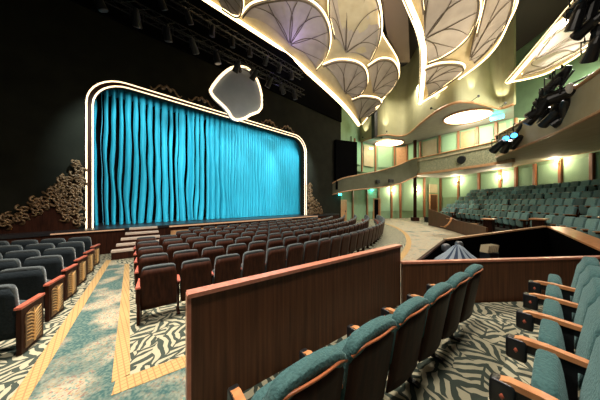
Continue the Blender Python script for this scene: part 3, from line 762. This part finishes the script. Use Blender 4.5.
# upper floor of the balcony
bm = bmesh.new(); band(bm, PB, [wat(k[0])[0] for k in KB], [4.95]*25, [5.9]*25); addc('deck', bm, M['dkplat'], bal)
bm = bmesh.new(); tube(bm, [Vector((p.x, p.y, 5.3)) for p in [wat(x)[0]+wat(x)[1]*.1 for x in range(418, 676, 6)]], .08, 6); addc('wall_trim', bm, M['trimw'], bal, True)
UW = [(352, 20.4), (358, 22.0), (375, 23.6), (400, 24.0), (415, 22.6), (440, 20.2), (465, 18.6), (490, 17.2), (515, 16.0), (530, 16.2)]
UWP = [Vector(((x-300)/F*y, y)) for x, y in spl(UW, 36)]
bm = bmesh.new(); strip(bm, UWP, 5.3, 8.55, .2); uw = struct('wall_upper_balcony', bm, M['green'], 'green panelled wall at the back of the first balcony')
for i in range(2, 36, 3):
    a, b = UWP[i], UWP[i+1]; d = (b-a).normalized(); q = a+Vector((d.y, -d.x))*.08
    bm = bmesh.new(); box(bm, (0, 0, 1.6), (.16, .14, 3.2)); n_ += 1; o = struct('trim_%d' % n_, bm, M['pil'], 'slim wooden pilaster on the balcony wall'); o.location = (q.x, q.y, 5.33); o.rotation_euler = (0, 0, atan2(d.y, d.x))
    if i+3 < 36:
        c_ = UWP[i+3]; A = a.lerp(c_, .14)+Vector((d.y, -d.x))*.06; B = a.lerp(c_, .86)+Vector((d.y, -d.x))*.06
        bm = bmesh.new(); strip(bm, [A, B], 6.0, 8.35, .04); link('panel', bm, [M['panel'], M['cream'], M['panel'], M['trimw']][(i//3) % 4], uw)
# parapet crest disc and small black speakers
p = PB[int(24*(464-417)/95)]; 
t = thing('parapet_emblem', 'round black disc on the patterned balcony parapet', 'emblem', (p.x-.05, p.y-.08, 5.55), atan2(PB[12].y-PB[10].y, PB[12].x-PB[10].x))
bm = bmesh.new(); bmesh.ops.create_cone(bm, cap_ends=True, segments=24, radius1=.34, radius2=.30, depth=.12, matrix=Matrix.Rotation(pi/2, 4, 'X')); link('disc', bm, M['black'], t)
for i, (px, py) in enumerate(((378, 181.5), (391, 181))):
    q = at(px, py, 20.1); bm = bmesh.new(); box(bm, (0, 0, 0), (.55 if i else .4, .2, .35), .25, .03); o = tag(link('speaker', bm, M['black']), ['left small black opening speaker on sweeping balcony parapet', 'wider black speaker right of its twin on sweeping balcony parapet'][i], 'speaker'); o.location = q
# balcony seats, rows of dark backs just showing over the rail
pbs = make_seat('theatre_seat', 'x', 'seat', M['slate'], M['mahog'], M['arm'], None, .6)
for r_ in range(2):
    KK = [p+(wat(k[0])[0]-p)*(.06+.07*r_) for p, k in zip(PB, KB)]
    acc = 0; j = 0
    for a, b in list(zip(KK[3:], KK[4:-1]))[:17]:
        d = (b-a); p = a; f = Vector((-d.y, d.x)).normalized()*-1
        if min((q-a).length for q in UWP) < 1.0: continue
        place(pbs, a+f*-.1, 5.3+.40*r_, f, 'dark seat behind the patterned balcony parapet, %s from the column in %s row' % (ordn(j), ordn(r_)), 'balcony seats behind the patterned parapet'); j += 1
# column
p = at(415, 190, 21.6); t = thing('column', 'slender dark column rising past the balcony near the walkway', 'column', (p.x, p.y, 0))
bm = bmesh.new(); tube(bm, [(0, 0, 0.012), (0, 0, 8.5)], .16, 12); link('shaft', bm, M['mahog'], t, True)
bm = bmesh.new(); box(bm, (0, 0, .2), (.6, .6, .38), bev=.03); link('plinth', bm, M['mahog'], t)
ups = []
# ---------------------------------------------------------------- upper soffit with ovals, fascia above
SZ = 8.6
E = spl([(352, 150), (360, 142.5), (372, 138), (385, 135), (398, 136), (408, 134), (420, 124), (435, 112.5), (448, 105.5), (460, 102), (475, 103), (488, 106), (500, 109), (514, 104)], 60)
EP = [atz(x, y, SZ).xy for x, y in E]
us = thing('upper_soffit', 'curved upper ceiling fascia over balcony with two glowing ovals', 'soffit', (12, 18, SZ))
WB = [wat(max(334, min(640, x)))[0] for x, y in E]
bm = bmesh.new(); band(bm, EP, WB, [SZ]*61, [SZ]*61, .1); addc('underside', bm, M['soffit'], us)
bm = bmesh.new(); strip(bm, EP, SZ, 15.5, .15); addc('fascia', bm, M['olive'], us)
bm = bmesh.new(); tube(bm, [Vector((p.x, p.y, SZ)) for p in EP], .09, 6); addc('edge_trim', bm, M['trimw'], us, True)
for i, (px, py, rx) in enumerate(((467, 117, 1.5), (389, 143, 1.45))):
    q = atz(px, py, SZ-.03); t = thing('oval_light', ['large glowing oval ceiling light nearest the right tiers', 'glowing oval ceiling light over the far balcony box'][i], 'ceiling light', q, .3)
    bm = bmesh.new(); bmesh.ops.create_cone(bm, cap_ends=True, segments=40, radius1=rx, radius2=rx, depth=.05, matrix=Matrix.Diagonal((1.05, .9, 1, 1))); link('diffuser', bm, M['oval'], t)
    bm = bmesh.new(); pts = [(rx*1.09*cos(a*pi/20), rx*.94*sin(a*pi/20), -.02) for a in range(41)]; tube(bm, pts, .07, 6); link('rim', bm, M['trimw'], t, True)
# projecting pilaster block and black block for a dark opening on the fascia
p = at(378, 120, 20.0); bm = bmesh.new(); box(bm, (0, 0, 0), (.95, .5, 3.6), .3); tag(link('hanging_speaker', bm, M['black']), 'tall black line of speakers on the olive fascia', 'speaker').location = at(377, 121, 20.9)
bm = bmesh.new(); box(bm, (0, 0, 0), (2.3, .8, 4.6), .35); 
tag(link('niche_black_block', bm, M['blackp']), 'solid black block for the dark of an opening beside the stage', 'niche').location = at(344.5, 166, 19.6)  # solid block, its black stands in for the shade inside an opening
# uplights washing the fascia
for i, px in enumerate((366, 386, 436, 470, 500)):
    j = min(range(61), key=lambda k: abs(E[k][0]-px)); q = EP[j]; tn = (EP[min(60, j+1)]-EP[max(0, j-1)]).normalized(); nn = Vector((tn.y, -tn.x))
    pos = Vector((q.x+nn.x*.45, q.y+nn.y*.45, SZ+.25))
    t = thing('fascia_uplight', 'small uplight on the edge of the upper ceiling fascia, %s from left' % ordn(i), 'uplight', pos)
    bm = bmesh.new(); tube(bm, [(0, 0, -.12), (0, 0, .0)], .07, 8); link('body', bm, M['metal'], t)
    bm = bmesh.new(); tube(bm, [(0, 0, -.06), (-nn.x*.45, -nn.y*.45, -.16)], .02, 5); link('bracket', bm, M['metal'], t)
    ups.append((pos, nn))
# ---------------------------------------------------------------- ceiling shells
def z1(px, py): return 13-3.2*max(0, min(1, (py-55)/70))**1.2
def z2(px, py): return 12.2-2.7*max(-.3, min(1, py/103))
def z3(px, py): return 11.3-1.6*max(-.3, min(1, py/82))
bm = bmesh.new(); slab(bm, [(-16, -6), (27, -6), (27, 34), (-16, 34)], 15.6, 15.8); struct('ceiling', bm, M['ceil'], 'dark ceiling above the shells')
M['fan'] = mat('shell panel plaster', (.30, .26, .22), .65, noise=(.38, .33, .28), scale=1.5)
M['vein'] = mat('shell vein', (.10, .075, .05), .7)
def fan(zf, org, arc, label, dz=0.0, ribs=8, led=True):
    gx = sum(a[0] for a in arc)/len(arc)*.8+org[0]*.2; gy = sum(a[1] for a in arc)/len(arc)*.8+org[1]*.2
    arc = [(gx+(a[0]-gx)*1.07, gy+(a[1]-gy)*1.07) for a in arc]; org = (gx+(org[0]-gx)*1.03, gy+(org[1]-gy)*1.03)
    arc = spl(arc, 40); o = atz(org[0], org[1], zf(*org)-dz)
    A = [atz(x, y, zf(x, y)-dz) for x, y in arc]
    t = thing('ceiling_shell', label, 'ceiling shell', o)
    bm = bmesh.new(); n = len(A); V = 9; g = []
    for j in range(V):
        v = (j+1)/V; row = []
        for i, a in enumerate(A):
            u = i/(n-1); p = (a-o)*v; L = (a-o).length
            b = .14*L*sin(pi*v*.9)*(1)+.05*abs(sin(pi*u*ribs))*L*v*.5
            row.append(bm.verts.new(p+Vector((0, 0, b))))
        g.append(row)
    c = bm.verts.new((0, 0, 0)); fs = []
    for i in range(n-1):
        fs.append(bm.faces.new((c, g[0][i], g[0][i+1])))
        for j in range(V-1): fs.append(bm.faces.new((g[j][i], g[j][i+1], g[j+1][i+1], g[j+1][i])))
    r = bmesh.ops.extrude_face_region(bm, geom=fs)
    bmesh.ops.translate(bm, verts=[q for q in r['geom'] if isinstance(q, bmesh.types.BMVert)], vec=(0, 0, .06))
    link('shell_panel', bm, M['fan'], t, True)
    bm = bmesh.new()
    for k in range(1, ribs):
        i = round(k/ribs*(n-1)); a = A[i]; pts = []
        side = (A[min(n-1, i+2)]-A[max(0, i-2)])
        for j in range(9):
            v = .04+.94*j/8; L = (a-o).length
            pts.append((a-o)*v+Vector((0, 0, .14*L*sin(pi*v*.9)-.02))+side*(.35*sin(pi*v)*(1 if k % 2 else -.6)))
        tube(bm, pts, [.026]*4+[.022, .022, .018, .015, .012], 5)
    link('vein', bm, M['vein'], t, True)
    bm = bmesh.new(); tube(bm, [a-o for a in A], .045, 6); link('rim', bm, M['vein'], t, True)
    if led:
        bm = bmesh.new(); tube(bm, [(a-o)*1.03+Vector((0, 0, .16)) for a in A], .05, 5); link('cove_light', bm, M['led'], t, True)
    return t
fan(z1, (205, -18), [(222, 8), (236, 16), (241, 8), (240, -6), (232, -26), (215, -42)], 'leftmost ceiling shell panel, cut by top edge above the stage', .15)
fan(z1, (290, 44), [(246, 19), (255, 9), (272, 4), (290, 2), (305, 4), (318, 13), (326, 28), (327, 45), (322, 59), (315, 68)], 'round violet grey shell panel at the stage side of the ceiling', .15, 10)
fan(z1, (346, 52), [(336, 38), (331, 15), (333, -6), (346, -22), (362, -18), (375, 2), (379, 25), (377, 42), (369, 60)], 'tall grey shell panel right of the round violet one', .15, 9)
fan(z1, (345, 93), [(325, 68), (339, 63.5), (355, 65), (364, 71.5), (366, 83), (361, 93), (352, 97)], 'small fan shell panel left in the lower pair', .12, 8)
fan(z1, (373, 92), [(369, 69), (380, 62.5), (391, 63.5), (397, 72), (396, 82), (389, 92), (380, 97)], 'small fan shell panel right in the lower pair', .12, 8)
fan(z1, (359, 120), [(353, 102), (362, 99), (374, 100), (380, 103.5), (376, 110), (368, 117)], 'smallest shell panel at the bottom tip of the stage side ceiling', .10, 6)
fan(z2, (425, 38.5), [(425, 15), (424, -10), (440, -28), (462, -20), (475, -3), (476, 15), (468, 35), (455, 48), (440, 57), (429, 61)], 'large veined shell panel of the middle ceiling band', .15, 9)
fan(z2, (470, 59), [(478, 36), (484, 12), (490, -10), (504, -18), (511, -5), (510, 10), (504, 27), (495, 41), (484, 53), (475, 61)], 'long narrow shell panel at right of the middle ceiling band', .15, 8)
fan(z2, (426, 84), [(426, 71), (438, 67), (452, 66), (461, 68), (461, 73), (453, 80), (440, 89), (429, 96)], 'small shell panel at the bottom of the middle ceiling band', .12, 7)
fan(z3, (535, 60), [(545, 44), (560, 29), (577, 21), (597, 20), (620, 20), (610, 30), (590, 45), (570, 56), (545, 68), (525, 74)], 'lower shell panel of the right ceiling band', .12, 8)
fan(z3, (580, 12), [(590, -6), (605, -20), (630, -10), (625, 8), (600, 15)], 'upper shell panel of right ceiling band behind the black fixtures', .12, 6)
def backing(zf, left, right, label, dz=.55, outer_led=True):
    L = spl(left, 30); R = spl(right, 30)
    A = [atz(x, y, zf(x, y)+.0) for x, y in L]; B = [atz(x, y, zf(x, y)+.0) for x, y in R]
    c = A[15].copy(); t = thing('ceiling_cove', label, 'ceiling', c)
    bm = bmesh.new(); g = []
    for a, b in zip(A, B):
        g.append([bm.verts.new(a.lerp(b, u/8)+Vector((0, 0, .05+dz*sin(pi*min(1, max(0, u/8)))**.5))-c) for u in range(9)])
    fs = [bm.faces.new((p[k], p[k+1], q[k+1], q[k])) for p, q in zip(g, g[1:]) for k in range(8)]
    r = bmesh.ops.extrude_face_region(bm, geom=fs)
    bmesh.ops.translate(bm, verts=[q for q in r['geom'] if isinstance(q, bmesh.types.BMVert)], vec=(0, 0, .12))
    link('vault', bm, M['cream'], t, True)
    for nm, S, w in (('edge_light', A, .17), ('edge_light', B, .045)):
        bm = bmesh.new(); tube(bm, [a-c for a in S], w, 6); link(nm, bm, M['led'], t, True)
    bm = bmesh.new(); tube(bm, [a-c+Vector((-.14, -.06, -.02)) for a in A], .07, 6); link('edge_lip', bm, M['cream'], t, True)
backing(z1, [(185, -12), (240, 23), (285, 53), (320, 83), (345, 107), (359, 125)], [(235, -50), (310, -45), (372, -12), (381, 30), (399, 72), (362, 124.5)], 'cream vaulted cove behind the shells nearest the stage')
backing(z2, [(399, -18), (410, 8), (419, 30), (423, 50), (422.5, 75), (420, 103)], [(470, -45), (516, -10), (507, 26), (491, 53), (462, 77), (421, 103)], 'cream vaulted cove behind the middle band of shells')
backing(z3, [(590, -14), (566, 14), (545, 39), (527, 60), (516, 73), (508, 82)], [(660, -20), (640, 8), (602, 36), (577, 56), (545, 74), (509, 82.5)], 'cream vaulted cove behind the right hand shells')
# brown ceiling wave between first and second band
bm = bmesh.new(); band(bm, [atz(x, y, 13.6).xy for x, y in ((372, -20), (384, 20), (392, 60))], [atz(x, y, 13.6).xy for x, y in ((402, -20), (408, 20), (410, 60))], [14.0, 13.8, 13.4], [14.0, 13.8, 13.4], .1)
M['brown'] = mat('brown ceiling', (.16, .12, .095), .85); struct('ceiling_wave', bm, M['brown'])
# small downlights on the shell tips
# ---------------------------------------------------------------- lighting rigs
def fixture(p, r, tilt, lens, lab, s=1, body=None):
    t = thing('stage_light', lab, 'stage light', p, r)
    bm = bmesh.new(); R = Matrix.Rotation(tilt, 4, 'X')
    bmesh.ops.create_cone(bm, cap_ends=True, segments=14, radius1=.15*s, radius2=.11*s, depth=.42*s, matrix=R)
    bmesh.ops.create_cone(bm, cap_ends=True, segments=14, radius1=.12*s, radius2=.07*s, depth=.14*s, matrix=R @ Matrix.Translation((0, 0, .27*s)))
    link('body', bm, body or M['black'], t)
    bm = bmesh.new(); bmesh.ops.create_cone(bm, cap_ends=True, segments=14, radius1=.125*s, radius2=.125*s, depth=.03*s, matrix=R @ Matrix.Translation((0, 0, -.215*s))); link('lens', bm, lens, t)
    bm = bmesh.new(); tube(bm, [(-.19*s, 0, 0), (-.19*s, 0, .3*s), (.19*s, 0, .3*s), (.19*s, 0, 0)], .02*s, 5); tube(bm, [(0, 0, .3*s), (0, 0, .42*s)], .03*s, 6); link('yoke', bm, M['metal'], t)
    return t
def rig(pts, lab, r=.035):
    bm = bmesh.new()
    for a, b in pts: tube(bm, [a, b], r, 6)
    p0 = Vector(pts[0][0]); return tag(base(link('lighting_pipe', bm, M['metal'], None, True), p0), lab, 'pipe')
Yr = 8.6
rig([(at(536, 119, 8.8), at(574, 70, 7.4)), (at(556, 92, 8), at(612, 64, 7.0)), (at(560, 98, 8), at(612, 78, 7.0))], 'black slanting pipes carrying the big fixtures at right')
rig([(at(497, 141, 11.6), at(545, 122, 10.2)), (at(545, 122, 10.2), at(585, 115, 8.4)), (at(497, 148, 11.6), at(545, 129, 10.2))], 'black pipe with lights along the nearer balcony front')
fl = [(536, 112, 8.4, 1.3), (545, 100, 8.2, 1.3), (550, 88, 8.1, 1.2), (566, 112, 7.9, 1.5), (556, 114, 8.3, 1.4), (571, 102, 7.8, 1.2), (544, 117, 8.6, 1.2)]
wh = ['lowest left', 'middle left', 'upper left', 'lowest right', 'bottom centre', 'upper right', 'rearmost']
for (px, py, Y, s), w in zip(fl, wh): fixture(at(px, py, Y), random.uniform(-1, 1), random.uniform(.6, 1.2), M['metal'], 'black stage fixture, %s of the cluster around the white-faced light' % w, s)
t = fixture(at(561, 95, 7.7), .6, 1.35, M['metal'], 'white-faced round stage light in middle of the right fixture cluster', 1.5)
bm = bmesh.new(); sup(bm, (-.05, -.2, .12), (.42, .22, .42), .9, None, 16, 9); link('shade', bm, M['white'], t, True)
for px, py, Y in ((533, 118, 8.5), (541, 108, 8.3), (548, 96, 8.2), (553, 84, 8.0), (562, 78, 7.9), (560, 120, 8.1), (548, 120, 8.3), (572, 118, 7.9)): fl.append((px, py, Y, 1.2))
for k, (px, py, Y, s) in enumerate(fl[7:]): fixture(at(px, py, Y), random.uniform(-1, 1), random.uniform(.4, 1.3), M['metal'], 'small black fixture packed into the right cluster, %s counting from left' % ordn(k), s)
for i, (px, py) in enumerate(((505, 139), (513, 136))): fixture(at(px, py, 10.6), 2.5, 1.45, M['blue'], ['stage light with bright blue lens, left of the blue pair', 'stage light with bright blue lens, right of the blue pair'][i], 1.0)
for i, (px, py) in enumerate(((497, 147), (506, 147), (520, 131), (529, 128), (538, 125), (515, 143))): fixture(at(px, py, 10.8), random.uniform(-.5, .5), 1.0, M['metal'], 'small black stage light on the balcony front pipe, %s of its line' % ordn(i), 1.35)
for i, (px, py) in enumerate(((578, 6), (590, 12), (586, 28), (597, 40), (576, 20), (598, 4), (592, 52))): fixture(at(px, py, 6.6), random.uniform(-1, 1), random.uniform(.3, 1.2), M['metal'], 'black ceiling fixture at the top right corner, %s counting down' % ordn(i), 1.25)
rig([(at(570, -10, 6.7), at(612, 70, 6.5)), (at(590, -10, 6.7), at(612, 30, 6.5))], 'black pipes holding the top right corner fixtures')
# dim rig over the stage
def truss(a, b, lab, h=.35):
    a, b = Vector(a), Vector(b); bm = bmesh.new(); d = (b-a).normalized(); s = d.cross(Vector((0, 0, 1))).normalized()*h/2
    c = [Vector((0, 0, h/2))+s, Vector((0, 0, h/2))-s, Vector((0, 0, -h/2))+s, Vector((0, 0, -h/2))-s]
    for q in c: tube(bm, [a+q, b+q], .022, 5)
    L = (b-a).length; n = int(L/.45)
    for k in range(n):
        p, p2 = a+d*(L*k/n), a+d*(L*(k+1)/n)
        for i, j in ((0, 1), (1, 3), (3, 2), (2, 0)): tube(bm, [p+c[i], p2+c[j]], .012, 4, False)
    return tag(base(link('lighting_truss', bm, M['metal'], None), a), lab, 'truss')
def sp(t_, d, z): return Vector((*st(t_, d), z))
truss(sp(-1, 1.4, 9.6), sp(10.5, 1.4, 9.6), 'dim metal truss hung in the dark above the stage')
truss(sp(0, .8, 11.3), sp(11, .8, 11.3), 'higher dim metal truss close below the lit shells')
for i in range(10):
    t_ = .3+1.05*i; fixture(sp(t_, 1.4, 9.2), random.uniform(-.6, 1.2), random.uniform(.2, .8), M['iron'], 'dim stage light on the lower truss above the stage, %s from left' % ordn(i), 1.1, M['metal'])
for i in range(9):
    t_ = 1.2+1.1*i; fixture(sp(t_, .8, 10.9), random.uniform(-.6, 1.2), random.uniform(.2, .8), M['iron'], 'dim stage light on the higher truss, %s from left' % ordn(i), 1.0, M['metal'])
# ---------------------------------------------------------------- lights
def area(name, loc, aim, size, e, col=(1, .9, .78), sy=None, spread=None):
    l = bpy.data.lights.new(name, 'AREA'); l.energy = e; l.color = col; l.size = size
    if sy: l.shape = 'RECTANGLE'; l.size_y = sy
    if spread: l.spread = radians(spread)
    o = bpy.data.objects.new(name, l); C.objects.link(o); o.location = loc
    d = Vector(aim)-Vector(loc); o.rotation_euler = d.to_track_quat('-Z', 'Y').to_euler(); return o
def spot(name, loc, aim, e, ang_, col=(1, 1, 1), blend=.5, rad=.1):
    l = bpy.data.lights.new(name, 'SPOT'); l.energy = e; l.color = col; l.spot_size = radians(ang_); l.spot_blend = blend; l.shadow_soft_size = rad
    o = bpy.data.objects.new(name, l); C.objects.link(o); o.location = loc
    d = Vector(aim)-Vector(loc); o.rotation_euler = d.to_track_quat('-Z', 'Y').to_euler(); return o
for tt, ta in ((1.0, 1.4), (3.4, 4.7), (9.0, 7.4), (11.3, 11.0)):
    spot('curtain_wash', sp(tt, 3.4, 7.0), sp(ta, -.8, 3.9), 1650, 66, (.78, .98, 1.0), .6, .12)  # added spots in mid-air without fixtures, to brighten the curtain
area('footlights', sp(6, .55, 1.02), sp(6, -.9, 3.2), 11.5, 120, (.75, .95, 1), .12)
area('curtain_top_fill', sp(OW/2, -.22, OH-.12), sp(OW/2, -.8, 4.5), 10.5, 110, (.78, .98, 1), .1)  # added strip that lifts the curtain top where the spots miss
area('fill_light_box', (.5, .8, 8.5), (1.6, 2.6, 0), .9, 410, (1, .90, .76))  # added soft fill over the box seats, no modelled lamp
area('fill_light_aisle', (-3.4, 2.6, 9.5), (-3.6, 3.6, 0), 1.0, 400, (1, .9, .78), spread=90)  # added fill to brighten the aisle carpet and nearby seats
area('fill_light_centre', (2.5, 9.5, 11.5), (1.5, 10, 0), 1.5, 350, (1, .9, .78), spread=110)  # added fill above the centre rows
area('fill_light_tiers', (13, 9.5, 10.8), (15, 11, 1), 1.2, 1700, (1, .95, .85))  # added fill that lifts the teal tiers
area('fill_light_far', (10, 17, 12.0), (10, 18, 0), 2, 800, (1, .9, .75))  # added fill for the far end of the hall
area('upper_balcony_fill', (14.0, 17, 8.3), (17, 19, 5), 2.0, 230, (1, .88, .65))  # added fill in front of the balcony's back wall
area('upper_balcony_fill', (8.5, 21.3, 8.3), (9.5, 23.5, 5), 1.5, 140, (1, .88, .65))  # second added fill, for the far end of the balcony
area('right_balcony_fill', (16.5, 12, 9.0), (18, 13, 7), 1.5, 600, (.95, 1, .75))  # added fill to brighten the green wall at upper right
area('shell_uplight', (3, 9, 7.6), (3.2, 12, 13), 1.5, 170, (1, .88, .75), spread=120)
area('shell_uplight', (9.5, 9, 6.6), (9.5, 11, 12), 1.5, 170, (1, .85, .62), spread=120)
for pos, nn in ups:
    spot('fascia_beam', pos+Vector((0, 0, .05)), pos+Vector((-nn.x*.9, -nn.y*.9, 4)), 330, 50, (1, .9, .7), .6, .05)
pl = bpy.data.lights.new('violet', 'POINT'); pl.energy = 45; pl.color = (.45, .35, 1); pl.shadow_soft_size = .1
lo = bpy.data.objects.new('violet_lamp', pl); C.objects.link(lo); lo.location = atz(296, 50, 12.2)
w = bpy.data.worlds.new('world'); bpy.context.scene.world = w; w.use_nodes = True
w.node_tree.nodes['Background'].inputs[0].default_value = (.9, .85, .8, 1); w.node_tree.nodes['Background'].inputs[1].default_value = .03
sc = bpy.context.scene
sc.view_settings.view_transform = 'Standard'; sc.view_settings.look = 'None'; sc.view_settings.exposure = 0.3; sc.view_settings.gamma = 1
